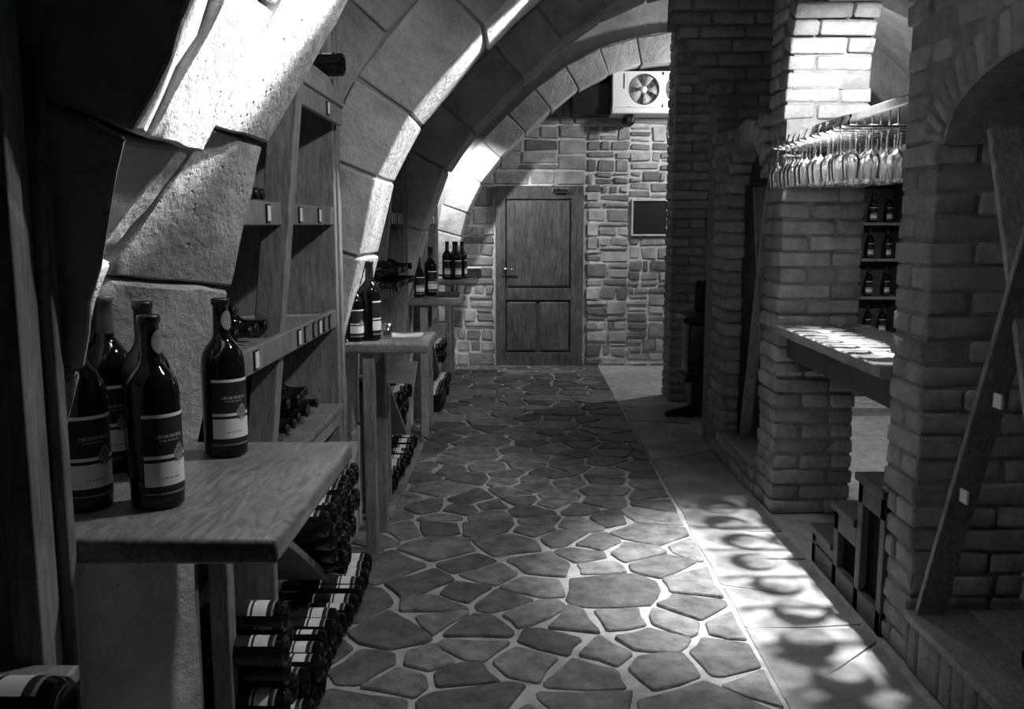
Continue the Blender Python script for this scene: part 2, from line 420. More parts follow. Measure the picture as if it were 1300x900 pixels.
# nearest rib: hand-laid blocks with a rough lip, recessed middle and proud upper block
def near_rib():
    y0, y1 = 1.42, 2.13; yc = 1.775
    root = thing('stone_rib', 'rough stone rib beside the nearest table, its upper underside glaring white', 'stone rib', (0, yc, 0), 'stone ribs of the vault')
    def blk(z0, z1, ya, yb, ra, rb, ra2=None, rb2=None, back=.45, g=.002, n=7, amp=.010, seed=0, bev=.018):
        # ra / rb: depth of the underside behind the profile at ya / yb
        q0 = sz(z0) if z0 < 3 else LEN; q1 = sz(z1) if z1 < 3.05 else LEN
        cs = []
        for lvl in (0, 1):
            for (y, r, r2) in ((ya + g, ra, ra if ra2 is None else ra2), (yb - g, rb, rb if rb2 is None else rb2)):
                for q, r in ((q0 + g, r), (q1 - g, r2)):
                    p = PR.at(q, r if lvl == 0 else back); cs.append((p.x, y - yc, p.z))
        v, f = block_vf(cs, bev, n, amp, 9, seed)
        return put('stone_block', new_mesh('stone_block', v, [q[::-1] for q in f], 'rib_stone', 2), root)
    # lip at the near edge
    for i, (a, b, r) in enumerate(((0, .50, .0), (.50, .95, .0), (.95, 1.22, .004), (1.22, 1.585, .0), (1.585, 1.95, -.004), (1.95, 2.15, 0), (2.15, 2.3, 0), (2.3, 2.5, 0), (2.5, 2.7, 0), (2.7, 2.85, 0), (2.85, 2.97, 0), (2.97, 3.05, 0))):
        blk(a, b, 1.42, 1.55, r - .004, r + (.10 if b < 1.6 else .03), seed=i + 1.3, amp=.011, bev=.010)
    # recessed middle
    blk(0, .93, 1.55, 1.83, .15, .15, seed=21, n=5)
    blk(.93, 1.335, 1.55, 1.84, .22, .21, .165, .16, seed=22, n=8, amp=.009, bev=.012)
    blk(1.34, 1.575, 1.55, 1.84, .165, .16, .06, .05, seed=26, n=7, amp=.008, bev=.012)
    blk(1.580, 1.845, 1.55, 1.79, .02, .010, -.004, -.008, seed=23, n=7, amp=.006, bev=.006)
    blk(1.85, 2.09, 1.55, 1.79, .0, -.006, seed=24, n=7, amp=.005, bev=.006)
    blk(2.09, 2.3, 1.55, 1.79, .0, -.006, seed=27, n=7, amp=.005, bev=.006)
    for i, (a, b) in enumerate(((2.3, 2.5), (2.5, 2.7), (2.7, 2.85), (2.85, 2.97), (2.97, 3.05))): blk(a, b, 1.55, 1.79, 0, 0, seed=25 + i, n=4)
    # far side
    blk(0, .90, 1.83, 2.13, .15, .01, seed=31, n=5)
    blk(.90, 1.305, 1.84, 2.13, .21, .0, .165, .0, seed=32, n=8, amp=.008, bev=.012)
    blk(1.305, 1.627, 1.84, 2.13, .165, .0, .03, .0, seed=33, n=8, amp=.005, bev=.006)
    blk(1.63, 1.99, 1.79, 2.13, .006, -.010, seed=34, n=8, amp=.005, bev=.006)
    blk(1.99, 2.18, 1.79, 2.13, -.006, -.008, seed=35, n=8, amp=.005, bev=.006)
    blk(2.18, 2.35, 1.79, 2.13, -.006, -.008, seed=38, n=6, amp=.005, bev=.006)
    for i, (a, b) in enumerate(((2.35, 2.55), (2.55, 2.72), (2.72, 2.87), (2.87, 2.98), (2.98, 3.05))): blk(a, b, 1.79, 2.13, 0, 0, seed=36 + i, n=4)
    core = MB(); K = 50
    for y in (y0 + .02 - yc, y1 - .02 - yc):
        for k in range(K + 1):
            for r in (.30, .70):
                p = PR.at(LEN * k / K, r); core.v.append(Vector((p.x, y, p.z)))
    o2 = 2 * (K + 1)
    for k in range(K):
        i = 2 * k
        core.f += [(i, i + 1, i + 3, i + 2), (o2 + i, o2 + i + 2, o2 + i + 3, o2 + i + 1), (i, i + 2, o2 + i + 2, o2 + i), (i + 1, o2 + i + 1, o2 + i + 3, i + 3)]
    core.put('mortar_core', 'rib_mortar', root)
    return root
near_rib()

# ------------------------------------------------------------------ end wall of rubble
YE = 9.42
wall_far = tag(MB().box(-1.6, 4.8, YE, YE + .3, -.1, 3.7, .005).put('wall_far', 'wall_mortar'), 'end wall of squared rubble stones with pale joints', 'wall', kind='structure')
rn = random.Random(4)
cells = []
def split(x0, x1, z0, z1, lim):
    w, h = x1 - x0, z1 - z0
    if w * h < lim * rn.uniform(.45, 1.7) and w < .46 and h < .24 or w < .11 or (h < .075 and w < .34):
        cells.append((x0, x1, z0, z1)); return
    if w > h * rn.uniform(1.5, 2.7) or h < .12:
        k = rn.uniform(.3, .7); split(x0, x0 + w * k, z0, z1, lim); split(x0 + w * k, x1, z0, z1, lim)
    else:
        k = rn.uniform(.3, .7); split(x0, x1, z0, z0 + h * k, lim); split(x0, x1, z0 + h * k, z1, lim)
DX0, DX1, DZ = -.245, .64, 1.825
split(-1.25, DX0 - .02, 0, 1.83, .036); split(DX1 + .03, 1.10, 0, 2.42, .024); split(1.10, 1.75, 0, 1.33, .024); split(1.10, 1.75, 1.70, 2.42, .022)
split(1.50, 1.75, 1.33, 1.70, .02)
split(-1.25, DX1 + .03, 1.98, 2.42, .034); split(-1.0, 2.1, 2.42, 3.25, .04)
cells += [(DX0 - .02, .10, 1.835, 1.98), (.10, .36, 1.835, 1.98), (.36, DX1 + .03, 1.835, 1.98), (-.9, DX0 - .02, 1.83, 1.98)]
stone_n = 0; st = MB()
cells.sort(key=lambda c: (c[0] + c[1]) / 2 > 1.8 or (c[2] > 2.95))
for (x0, x1, z0, z1) in cells:
    j = lambda a=.012: rn.uniform(-a, a)
    g = .011
    yf = YE - rn.uniform(.012, .030)
    cs = []
    fr = [(x0 + g + j(), z0 + g + j(.008)), (x1 - g + j(), z0 + g + j(.008)), (x0 + g + j(), z1 - g + j(.008)), (x1 - g + j(), z1 - g + j(.008))]
    # order x, y, z
    cs = [(fr[0][0], yf, fr[0][1]), (fr[1][0], yf, fr[1][1]), (fr[0][0], YE + .05, fr[0][1]), (fr[1][0], YE + .05, fr[1][1]),
          (fr[2][0], yf, fr[2][1]), (fr[3][0], yf, fr[3][1]), (fr[2][0], YE + .05, fr[2][1]), (fr[3][0], YE + .05, fr[3][1])]
    v, f = block_vf(cs, .010, 1, .008, 9, stone_n)
    stone_n += 1
    if stone_n <= 296: put('wall_stone', new_mesh('wall_stone', v, f, 'rubble', 2), wall_far)
    else: st.add(v, f)
if st.v: tag(st.put('wall_stones_hidden', 'rubble', wall_far), kind='stuff')
print('wall stones', stone_n)

# door
dr = tag(put('door_1', None, None, (DX0, YE - .03, 0)), 'dark panelled wooden door in the rubble end wall', 'door', kind='structure')
dw = DX1 - DX0
MB().box(.0, .10, -.03, .02, .0, DZ).put('stile', 'door_wood', dr)
MB().box(dw - .12, dw, -.03, .02, .0, DZ).put('stile', 'door_wood', dr)
for z0, z1 in ((0, .14), (.68, .80), (DZ - .13, DZ)): MB().box(.10, dw - .12, -.029, .02, z0, z1).put('rail', 'door_wood', dr)
MB().box(.0, dw, .0, .03, .0, DZ).put('backing', 'door_wood', dr)
def panel(x0, x1, z0, z1):
    MB().add(*block_vf(box8(x0 + .012, x1 - .012, -.022, .02, z0 + .012, z1 - .012), .022)).put('panel', 'door_wood', dr)
xs = [.10, .10 + (dw - .22) * .5, dw - .12]
panel(xs[0], xs[2], .80, DZ - .13)
panel(xs[0], xs[1], .14, .68); panel(xs[1], xs[2], .14, .68)
pl = MB().box(.06, .10, -.042, -.028, .92, 1.10).put('lock_plate', 'dark_wood', dr)
hd = MB(); hd.tube([(.08, -.03, 1.0), (.08, -.085, 1.0), (.09, -.09, 1.0), (.19, -.09, .995)], .009); hd.put('handle', 'chrome', dr, True)
dc = put('door_closer', None, dr); tag(dc, 'bright metal door closer')
MB().box(.56, .74, -.09, -.03, 1.755, 1.80, .01).put('closer_body', 'chrome', dc)
cl = MB(); cl.beam((.65, -.07, 1.81), (.52, -.20, 1.80), .02, .008); cl.beam((.52, -.20, 1.80), (.60, -.03, 1.84), .018, .008); cl.put('closer_arm', 'chrome', dc)

# small black hatch in the wall
h = thing('wall_hatch', 'small square black hatch with a pale frame set into the rubble wall', 'hatch', (1.305, YE, 1.51))
for a in ((-.185, -.165, -.17, .17), (.165, .185, -.17, .17), (-.185, .185, -.185, -.165), (-.185, .185, .165, .185)):
    MB().box(a[0], a[1], -.045, .0, a[2], a[3]).put('frame_bar', 'wall_mortar', h)
MB().box(-.166, .166, -.028, .0, -.166, .166).put('hatch_panel', 'black', h)

# cooling unit with two fans
ac = thing('cooling_unit', 'white wall cooling unit with two round fans above the rubble wall', 'cooling unit', (.88, YE - .03, 2.49))
ax, az, ay = .92, .385, .36
R0 = .146
def fan_front():
    v, f = [], []
    fans = [(.30, .225), (.65, .225)]
    seg = 32; x_div = []
    # front plate with two round holes, cell by cell
    mb = MB()
    for (cx, cz), (xa, xb) in zip(fans, ((.14, .475), (.475, .82))):
        n0 = len(mb.v)
        for i in range(seg):
            a = 2 * math.pi * i / seg; c, s = math.cos(a), math.sin(a)
            mb.v.append(Vector((cx + R0 * c, -ay, cz + R0 * s)))
        for i in range(seg):
            a = 2 * math.pi * i / seg; c, s = math.cos(a), math.sin(a)
            hx = (xb - cx if c > 0 else cx - xa); hz = (az - cz if s > 0 else cz - .06)
            k = min(hx / max(abs(c), 1e-6), hz / max(abs(s), 1e-6)); mb.v.append(Vector((cx + k * c, -ay, cz + k * s)))
        for i in range(seg):
            j = (i + 1) % seg; mb.f.append((n0 + i, n0 + seg + i, n0 + seg + j, n0 + j))
        n1 = len(mb.v)
        for i in range(seg):
            a = 2 * math.pi * i / seg; mb.v.append(Vector((cx + R0 * math.cos(a), -ay + .07, cz + R0 * math.sin(a))))
        for i in range(seg):
            j = (i + 1) % seg; mb.f.append((n0 + i, n0 + j, n1 + j, n1 + i))
    return mb, fans
fm, fans = fan_front(); fm.put('fan_plate', 'white_paint', ac)
MB().box(0, .14, -ay, 0, .06, az, .004).put('side_casing', 'white_paint', ac)
MB().box(.82, ax, -ay, 0, .06, az, .004).put('side_casing', 'white_paint', ac)
MB().box(.14, .82, -ay + .08, 0, .06, az, .002).put('casing', 'steel', ac)
MB().box(.0, ax, -ay, 0, az - .002, az + .006, .002).put('top_cover', 'white_paint', ac)
MB().box(-.01, ax + .01, -ay - .015, 0, 0, .058, .012).put('drip_tray', 'white_paint', ac)
MB().box(.105, .113, -ay - .006, -ay, .23, .37, .002).put('hinge_slot', 'black', ac)
for cx, cz in fans:
    fn = put('fan', None, ac, (cx, -ay + .03, cz))
    hub = MB(); hub.lathe([(0, -.02), (.030, -.018), (.034, .0), (.034, .03), (0, .03)], 16, Matrix.Rotation(-math.pi / 2, 4, 'X') @ Matrix.Scale(-1, 4, (0, 0, 1)) @ Matrix.Scale(-1, 4, (0, 0, 1))); hub.put('hub', 'white_paint', fn, True)
    for k in range(5):
        a0 = 2 * math.pi * k / 5; bl = MB(); rws = []
        for r in (.03, .08, .135):
            for q, d in ((-.38, -.012), (0, .0), (.38, .014)):
                a = a0 + q * (1.05 if r > .05 else .8); bl.v.append(Vector((r * math.cos(a), d, r * math.sin(a))))
        for i in range(2):
            for j in range(2): bl.f.append((3 * i + j, 3 * i + j + 1, 3 * i + j + 4, 3 * i + j + 3))
        o = bl.put('blade', 'fan_blade', fn, True); sm = o.modifiers.new('thick', 'SOLIDIFY'); sm.thickness = .004
    gr = MB()
    for r in (.05, .10, .142):
        gr.tube([(r * math.cos(2 * math.pi * i / 28), -.034, r * math.sin(2 * math.pi * i / 28)) for i in range(29)], .0018, 5)
    tag(gr.put('guard_wires', 'chrome', fn), kind='stuff')
for x in (.17, .78): MB().add(*block_vf(box8(x - .05, x + .06, -.30, -.05, -.10, 0), .03)).put('mount_foot', 'black', ac)
bx = thing('duct_box', 'black box behind the white cooling unit under the arch', 'box', (.69, YE - .03, 2.49))
MB().box(-.19, .185, -.28, 0, 0, .27, .006).put('box_body', 'black', bx)
MB().box(-.195, .185, -.285, 0, .27, .29, .004).put('box_lid', 'black', bx)

# ------------------------------------------------------------------ brickwork
BR = {}
rb = random.Random(3)
def brick_mesh(lx, ly, lz, bev=.011):
    key = (round(lx / .01), round(ly / .01), round(lz / .002), rb.randrange(4), round(bev * 1000))
    if key not in BR:
        lx, ly, lz = key[0] * .01, key[1] * .01, key[2] * .002
        v, f = block_vf(box8(-lx / 2, lx / 2, -ly / 2, ly / 2, -lz / 2, lz / 2), bev, 1, .006, 14, len(BR) * 1.7)
        BR[key] = new_mesh('brick', v, f, 'brick', True)
    return BR[key]
def brick(root, x0, x1, y0, y1, z0, z1, jit=.004, bev=.011):
    me = brick_mesh(x1 - x0, y1 - y0, z1 - z0, bev)
    o = put('brick', me, root, Vector(((x0 + x1) / 2 + rb.uniform(-jit, jit), (y0 + y1) / 2 + rb.uniform(-jit, jit), (z0 + z1) / 2)) - root.location)
    o.rotation_euler = (rb.uniform(-.012, .012), rb.uniform(-.012, .012), rb.uniform(-.02, .02))
    return o
CH = .0775; G = .010
def cuts(a, b, L, off):
    c = [a]; p = a + off
    while p < b - .05:
        if p - c[-1] > .05: c.append(p + rb.uniform(-.015, .015))
        p += L
    c.append(b); return list(zip(c, c[1:]))
def pillar(root, x0, x1, y0, y1, z0, z1, ch=CH, back=True, coreback=0):
    n = round((z1 - z0) / ch)
    for k in range(n):
        za = z0 + k * ch + G / 2; zb = z0 + (k + 1) * ch - G / 2
        pr = rb.uniform(-.004, .004)
        if k % 2 == 0:
            for a, b in cuts(x0, x1, .27, .27): brick(root, a + (G / 2 if a > x0 else 0) + pr, b - (G / 2 if b < x1 else 0), y0 + pr, y0 + .135, za, zb)
            brick(root, x0 + pr, x0 + .135, y0 + .135 + G, y1, za, zb)
        else:
            brick(root, x0 + pr, x0 + .135, y0 + pr, y1 if y1 - y0 < .32 else y0 + .28, za, zb)
            if y1 - y0 >= .32: brick(root, x0 + pr, x0 + .135, y0 + .28 + G, y1, za, zb)
            for a, b in cuts(x0 + .135 + G, x1, .27, .27 if rb.random() < .6 else .14): brick(root, a + (G / 2 if a > x0 + .15 else 0), b - (G / 2 if b < x1 else 0), y0 + pr, y0 + .135, za, zb)
    MB().box(x0 + .010 - root.location.x, x1 - .01 - root.location.x, y0 + .010 - root.location.y, y1 - .005 + coreback - root.location.y, z0, z1, .002).put('mortar_core', 'brick_mortar', root)

XA, XB = 1.26, 1.66
p2 = thing('brick_pillar', 'brick pillar at the far end of the bar counter, brightly lit above it', 'pillar', (XA, 4.5, 0))
pillar(p2, XA, XB, 4.5, 4.8, 0, 2.09)
p3 = thing('brick_pillar', 'dim brick pillar between the bar opening and the arched niche, behind the wooden steps', 'pillar', (1.28, 2.9, 0))
pillar(p3, 1.28, XB, 2.9, 3.16, 0, 1.705)
p4 = thing('brick_pillar', 'distant brick pier beside the end wall with the black stool in front', 'pillar', (1.23, 7.46, 0))
pillar(p4, 1.22, 1.96, 7.46, 7.8, 0, 3.35, .0745)

# arch ring of voussoirs in the x = const wall plane
def arch(root, yc, zc, ry, rz, a0, a1, n, depth, xsplit, jit=.004):
    for k in range(n):
        a = a0 + (a1 - a0) * (k + .5) / n
        da = abs(a1 - a0) / n
        p = Vector((0, yc + ry * math.cos(a), zc + rz * math.sin(a)))
        nrm = Vector((0, math.cos(a) / ry, math.sin(a) / rz)).normalized()
        w = math.hypot(ry * math.sin(a), rz * math.cos(a)) * da - .010
        c = p + nrm * depth / 2
        xs = xsplit[k % len(xsplit)]
        for x0, x1 in xs:
            me = brick_mesh(x1 - x0 - .008, depth, max(.03, w), .011)
            o = put('brick', me, root, Vector(((x0 + x1) / 2 + rb.uniform(-jit, jit), c.y, c.z)) - root.location)
            o.rotation_euler = (math.atan2(nrm.z, nrm.y), 0, rb.uniform(-.01, .01))
bar_arch = thing('brick_arch', 'wide brick arch over the bar counter with a brightly lit underside', 'arch', (XA, 3.83, 2.08))
arch(bar_arch, 3.83, 2.08, .67, .64, 0, math.pi, 26, .15, [[(XA, XA + .27), (XA + .27, XB)], [(XA, XA + .13), (XA + .13, XB)]])
nich_arch = thing('brick_arch', 'low brick arch of soldier bricks over the dark wine niche', 'arch', (1.28, 2.35, 1.69))
arch(nich_arch, 2.35, 1.69, .53, .215, 0, math.pi, 25, .125, [[(1.275, 1.41)]])
# wall bricks over the niche and beside the arches (aisle face)
spb = thing('brick_spandrel', 'pale brickwork between the low niche arch and the bar arch', 'brickwork', (1.28, 2.9, 1.7))
def in_ring(y, z):
    if ((y - 2.35) / .66) ** 2 + ((z - 1.69) / .345) ** 2 < 1 and z > 1.66: return True
    if (y - 3.83) ** 2 + (z - 2.08) ** 2 < .80 ** 2 and y > 3.05 and z > 2.0: return True
    if z < 1.705 and y < 2.9: return True
    return False
k = 0; z = 1.705
while z < 2.75:
    for a, b in cuts(1.5, 3.16, .27, .14 if k % 2 else .27):
        if in_ring((a + b) / 2, z + .04) or in_ring(a + .03, z + .02) or in_ring(b - .03, z + .02):
            # keep the half that is clear of the ring
            if not in_ring(b - .04, z + .03) and not in_ring((a + b) / 2 + .04, z + .02): a = (a + b) / 2
            else: continue
        brick(spb, 1.278, 1.40, a + G / 2, b - G / 2, z + G / 2, z + CH - G / 2)
    z += CH; k += 1
def zlow(y):
    if y < 1.82: return 0
    if y < 2.88: return 1.69 + .211 * math.sqrt(max(0, 1 - ((y - 2.35) / .525) ** 2))
    if y < 3.16: return 1.70
    if y < 4.5: return 2.08 + .70 * math.sqrt(max(0, 1 - ((y - 3.83) / .73) ** 2))
    if y < 4.8: return 2.08
    return 2.95
def strip(name, ys, x0, x1, zt, mname):
    mb = MB()
    for a, b in zip(ys, ys[1:]):
        za, zb = zlow(a + 1e-5), zlow(b - 1e-5)
        n = len(mb.v)
        mb.v += [Vector(q) for q in ((x0, a, za), (x1, a, za), (x0, b, zb), (x1, b, zb), (x0, a, zt), (x1, a, zt), (x0, b, zt), (x1, b, zt))]
        mb.f += [tuple(n + i for i in q) for q in ((0, 4, 6, 2), (1, 3, 7, 5), (0, 2, 3, 1), (4, 5, 7, 6), (0, 1, 5, 4), (2, 6, 7, 3))]
    return mb.put(name, mname)
ys = [-1.9, 1.0, 1.82] + [1.82 + 1.06 * k / 20 for k in range(1, 21)] + [3.16] + [3.16 + 1.34 * k / 24 for k in range(1, 25)] + [4.8]
tag(strip('wall_arcade', ys, XA + .03, XB - .012, 3.12, 'brick_mortar'), 'mortared core of the brick arcade above the arches', 'wall', kind='structure')
# spandrel bricks on the far pillar above the springing
spc = thing('brick_spandrel', 'dim brickwork rising over the far pillar beside the bar arch', 'brickwork', (XA, 4.6, 2.1))
z = 2.09; k = 0
while z < 2.95:
    zc_ = z + CH / 2
    ye = 3.83 + .82 * math.sqrt(max(0, 1 - ((zc_ - 2.08) / .79) ** 2))
    for a, b in cuts(max(ye, 3.9), 4.8, .27, .27 if k % 2 else .14): brick(spc, XA - .004, XA + .13, a + G / 2, b - G / 2, z + G / 2, z + CH - G / 2)
    z += CH; k += 1
MB().box(XA + .02 - XA, XB - XA, 4.52 - 4.6, 4.79 - 4.6, 0, .85).put('mortar_core', 'brick_mortar', spc)

# niche further down the aisle: low wall, pier, pointed brick hood
n2 = thing('brick_niche', 'narrow arched brick niche between the bar pillar and the black stool', 'niche', (1.25, 5.4, 0))
pz = 0
for k in range(29):
    za = k * CH + G / 2; zb = (k + 1) * CH - G / 2
    if za > 1.95: break
    if za < .16:
        for a, b in cuts(4.81, 5.98, .27, .14 if k % 2 else .27): brick(n2, 1.24, 1.345, a + G / 2, b - G / 2, za, zb)
    else:
        for a, b in cuts(5.56, 5.98, .27, .14 if k % 2 else .27): brick(n2, 1.24, 1.345, a + G / 2, b - G / 2, za, zb)
        if za > 1.75: brick(n2, 1.24, 1.37, 4.81, 4.90 + (za - 1.75) * .2, za, zb)
arch(n2, 5.21, 1.66, .35, .24, .05, math.pi - .05, 11, .115, [[(1.235, 1.37)]])
MB().box(.0, .09, 5.58 - 5.4, 5.97 - 5.4, 0, 1.95).put('mortar_core', 'brick_mortar', n2)
MB().box(.0, .09, 4.81 - 5.4, 5.58 - 5.4, 0, .16).put('mortar_core', 'brick_mortar', n2)
MB().box(-.02, .45, 4.81 - 5.4, 5.5 - 5.4, .16, .19, .006).put('ledge', 'rack_wood', n2)
MB().box(.45, .50, 4.81 - 5.4, 5.98 - 5.4, 0, 1.95).put('back_panel', 'rack_wood', n2)
MB().box(.12, .45, 5.93 - 5.4, 5.98 - 5.4, 0, 1.95).put('side_panel', 'rack_wood', n2)
for a, b in (((.10, 4.86 - 5.4, .19), (.10, 5.30 - 5.4, 1.65)), ((.10, 5.42 - 5.4, .19), (.10, 5.02 - 5.4, 1.65))):
    MB().beam(a, b, .03, .06, (1, 0, 0)).put('lattice_board', 'rack_wood', n2)

cw = thing('brick_cross_wall', 'dim brick cross wall corbelling out above the narrow niche', 'brick wall', (1.24, 6.0, 0))
k = 0; z = 0.0
while z < 3.3:
    chh = .078 if z < 2.2 else .084
    xl = 1.24 if z < 2.2 else 1.24 - min(.30, (z - 2.2) * .62) + .04 * max(0, z - 2.7)
    if z > 1.7:
        for a, b in cuts(xl, XB + .02, .27, .14 if k % 2 else .27): brick(cw, a + G / 2, b - G / 2, 5.985, 6.10, z + G / 2, z + chh - G / 2)
    MB().box(xl + .012 - 1.24, XB - 1.24, -.003, .22, z, z + chh, .001).put('mortar_core', 'brick_mortar', cw)
    z += chh; k += 1

# near niche: ledge of soldier bricks, wooden cross lattice
n1 = thing('brick_ledge', 'low ledge of upright bricks with a wooden top in the dark niche', 'ledge', (1.28, 2.3, 0))
y = 1.35; k = 0
while y < 2.86:
    brick(n1, 1.275, 1.39, y + .005, y + .072, 0.002, .165, .002, .010); y += .077
MB().box(.012, .4, 1.3 - 2.3, 2.89 - 2.3, 0, .168).put('mortar_core', 'brick_mortar', n1)
for i in range(5): MB().box(-.018 + i * .105, .083 + i * .105, 1.3 - 2.3, 2.895 - 2.3, .168, .196, .004).put('plank', 'rack_wood', n1)
lat = thing('niche_wine_rack', 'dark crossed wooden wine rack with white tags in the near niche', 'wine rack', (1.33, 2.48, .196))
for a, b in (((0, .38, 0), (0, -.20, 1.52)), ((.035, -.40, 0), (.035, .20, 1.52))):
    MB().beam(a, b, .022, .085, (1, 0, 0)).put('lattice_board', 'rack_wood', lat)
MB().box(.40, .43, -.65, .40, 0, 1.6).put('back_panel', 'rack_wood', lat)
for (yy, zz, dx) in ((.015, .77, 0), (.165, .455, 0), (-.165, .46, .03)):
    t = MB().box(-.022 + dx, -.013 + dx, yy - .022, yy + .022, zz - .018, zz + .022, .002).put('price_tag', 'paper', lat)

# ------------------------------------------------------------------ bottles
BP = [(0, .022), (.016, .017), (.028, .006), (.034, .0008), (.040, 0), (.0455, .006), (.046, .02), (.046, .200), (.0447, .214), (.041, .227), (.033, .241), (.0245, .251), (.019, .260), (.0168, .272), (.0160, .30), (.0158, .328), (.0185, .329), (.0185, .337), (.0165, .34), (0, .34)]
bottle_me = MB().lathe(BP, 24).mesh('wine_bottle', 'bottle_glass', 2)
CP = [(.0172, .268), (.0168, .30), (.0166, .3275), (.0193, .3285), (.0193, .3378), (.0172, .3412), (0, .3412)]
cap_me = MB().lathe(CP, 20).mesh('capsule', 'capsule', True)
capg_me = MB().lathe([(.0178, .245), (.0176, .262)] + CP[1:], 20).mesh('capsule', 'capsule_grey', True)
# label printed as a fine grid: thin rule, two text lines, rule, vine-leaf emblem, white panel with a text line
LEAF = ['...##...', '..####..', '.##..##.', '########', '##.##.##', '########', '.######.', '..####..', '.##.##..', '...#....']
def label_mesh(cols, rows, fine=True, r=.0466, half=58):
    z0, z1 = .026, .172; V = []; F = []; I = []
    for j in range(rows + 1):
        for i in range(cols + 1):
            a = R(-half + 2 * half * i / cols); V.append((r * math.cos(a), r * math.sin(a), z0 + (z1 - z0) * j / rows))
    for j in range(rows):
        for i in range(cols):
            z = (z0 + (z1 - z0) * (j + .5) / rows - z0) / (z1 - z0); u = (i + .5) / cols
            m = 0
            if z > .95: m = 1
            elif .715 < z < .745 and .22 < u < .80 and (i * 7 + 3) % 5: m = 2
            elif .665 < z < .685 and .30 < u < .72 and (i * 5 + 1) % 4: m = 2
            elif .455 < z < .50: m = 1
            elif .12 < z < .42: m = 1
            elif .02 < z < .045: m = 2
            if m == 1 and fine and .20 < z < .235 and .30 < u < .68 and (i * 3 + 1) % 5 > 1: m = 2
            lu, lz = (u - .56) / .30, (z - .36) / .26
            if 0 <= lu < 1 and 0 <= lz < 1:
                if LEAF[9 - int(lz * 10)][int(lu * 8)] == '#' or (not fine and .2 < lu < .8 and .2 < lz < .9): m = 2
            F.append((j * (cols + 1) + i, j * (cols + 1) + i + 1, (j + 1) * (cols + 1) + i + 1, (j + 1) * (cols + 1) + i)); I.append(m)
    return new_mesh('label', V, F, ['print_black', 'paper', 'print_grey'], True, I)
lab_f = label_mesh(44, 48); lab_c = label_mesh(14, 22, False)
def oval_mesh():
    V = [(.0205, 0, .296)]; n = 18
    for i in range(n):
        a = 2 * math.pi * i / n; u = .013 * math.cos(a); V.append((math.sqrt(max(0, .0205 ** 2 - u * u)), u, .296 + .021 * math.sin(a)))
    return new_mesh('neck_seal', V, [(0, 1 + i, 1 + (i + 1) % n) for i in range(n)], 'print_grey', True)
oval_me = oval_mesh()
rim_me = MB().lathe([(.0193, .3360), (.0197, .3385), (.0185, .3420), (.0140, .3424), (.0135, .3418)], 20).mesh('capsule_rim', 'capsule', True)
def bottle(loc, label, group=None, rotz=0.0, fine=False, cap=cap_me, seal=False, scale=1.0):
    o = put('wine_bottle', bottle_me, None, loc, (0, 0, rotz)); tag(o, label, 'bottle', group)
    put('label', lab_f if fine else lab_c, o); put('capsule', cap, o)
    if seal:
        put('capsule_rim', rim_me, o)
        s = put('neck_seal', oval_me, o); s.rotation_euler = (0, 0, .25)
    o.scale = (scale,) * 3
    return o
def lying(loc, label, group, base_dir=1, roll=0.0, scale=.9, yaw=0.0):
    """bottle on its side, base towards +x (base_dir 1) or -x"""
    o = bottle((0, 0, 0), label, group, scale=scale)
    # bottle axis z -> -x for base_dir 1; label (local +x) up
    if base_dir > 0: m = Matrix(((0, 0, -1), (0, 1, 0), (1, 0, 0)))
    else: m = Matrix(((0, 0, 1), (0, -1, 0), (1, 0, 0)))
    m = Matrix.Rotation(yaw, 3, 'Z') @ m @ Matrix.Rotation(roll, 3, 'Z')
    o.rotation_euler = m.to_euler(); o.location = loc
    return o
ORD = ['first', 'second', 'third', 'fourth', 'fifth', 'sixth', 'seventh', 'eighth', 'ninth', 'tenth', 'eleventh', 'twelfth', 'thirteenth', 'fourteenth', 'fifteenth', 'sixteenth', 'seventeenth', 'eighteenth']
T = .95
# label faces local +x; turn it so that it looks towards the camera and a little to the right
bottle((-.838, 1.84, T), 'tallest bottle on the nearest table, with a plain grey capsule', rotz=R(-58), fine=True, cap=capg_me, scale=1.05)
bottle((-.742, 1.80, T), 'bottle on the nearest table mostly hidden behind the front bottle', rotz=R(-50), fine=True, seal=True, scale=1.02)
bottle((-.650, 1.60, T), 'front bottle on the nearest table with pale neck seal, closest to its edge', rotz=R(-36), fine=True, seal=True)
bottle((-.642, 1.965, T), 'bottle standing alone on the nearest table next to the wine rack', rotz=R(-48), fine=True, seal=True)
bottle((-.772, 1.582, T), 'bottle tucked behind the rough stone lip at the left end of the nearest table', rotz=R(-40), fine=True)
bottle((-.648, 3.97, T), 'bottle with a pale side label standing on the second table', rotz=R(-10))
bottle((-.705, 3.93, T), 'smaller bottle half hidden by the rib on the second table, white label', rotz=R(-60), scale=.8)
bottle((-.628, 6.50, T), 'bottle standing on the third table below the dark rib', rotz=R(-50))
bottle((-.695, 6.36, T), 'smaller bottle behind the standing one at the rib end of the third table', rotz=R(-60), scale=.8)
for i, (x, y) in enumerate(((-.66, 8.40), (-.575, 8.36), (-.60, 8.47), (-.53, 8.50))):
    bottle((x, y, T), ['dark bottle nearest the rib in the fourth table cluster', 'dark bottle at the front of the fourth table cluster', 'dark bottle in the middle of the fourth table cluster', 'dark bottle nearest the lidded box in the fourth table cluster'][i], 'bottles on the fourth table', rotz=R(-60 + 20 * i))

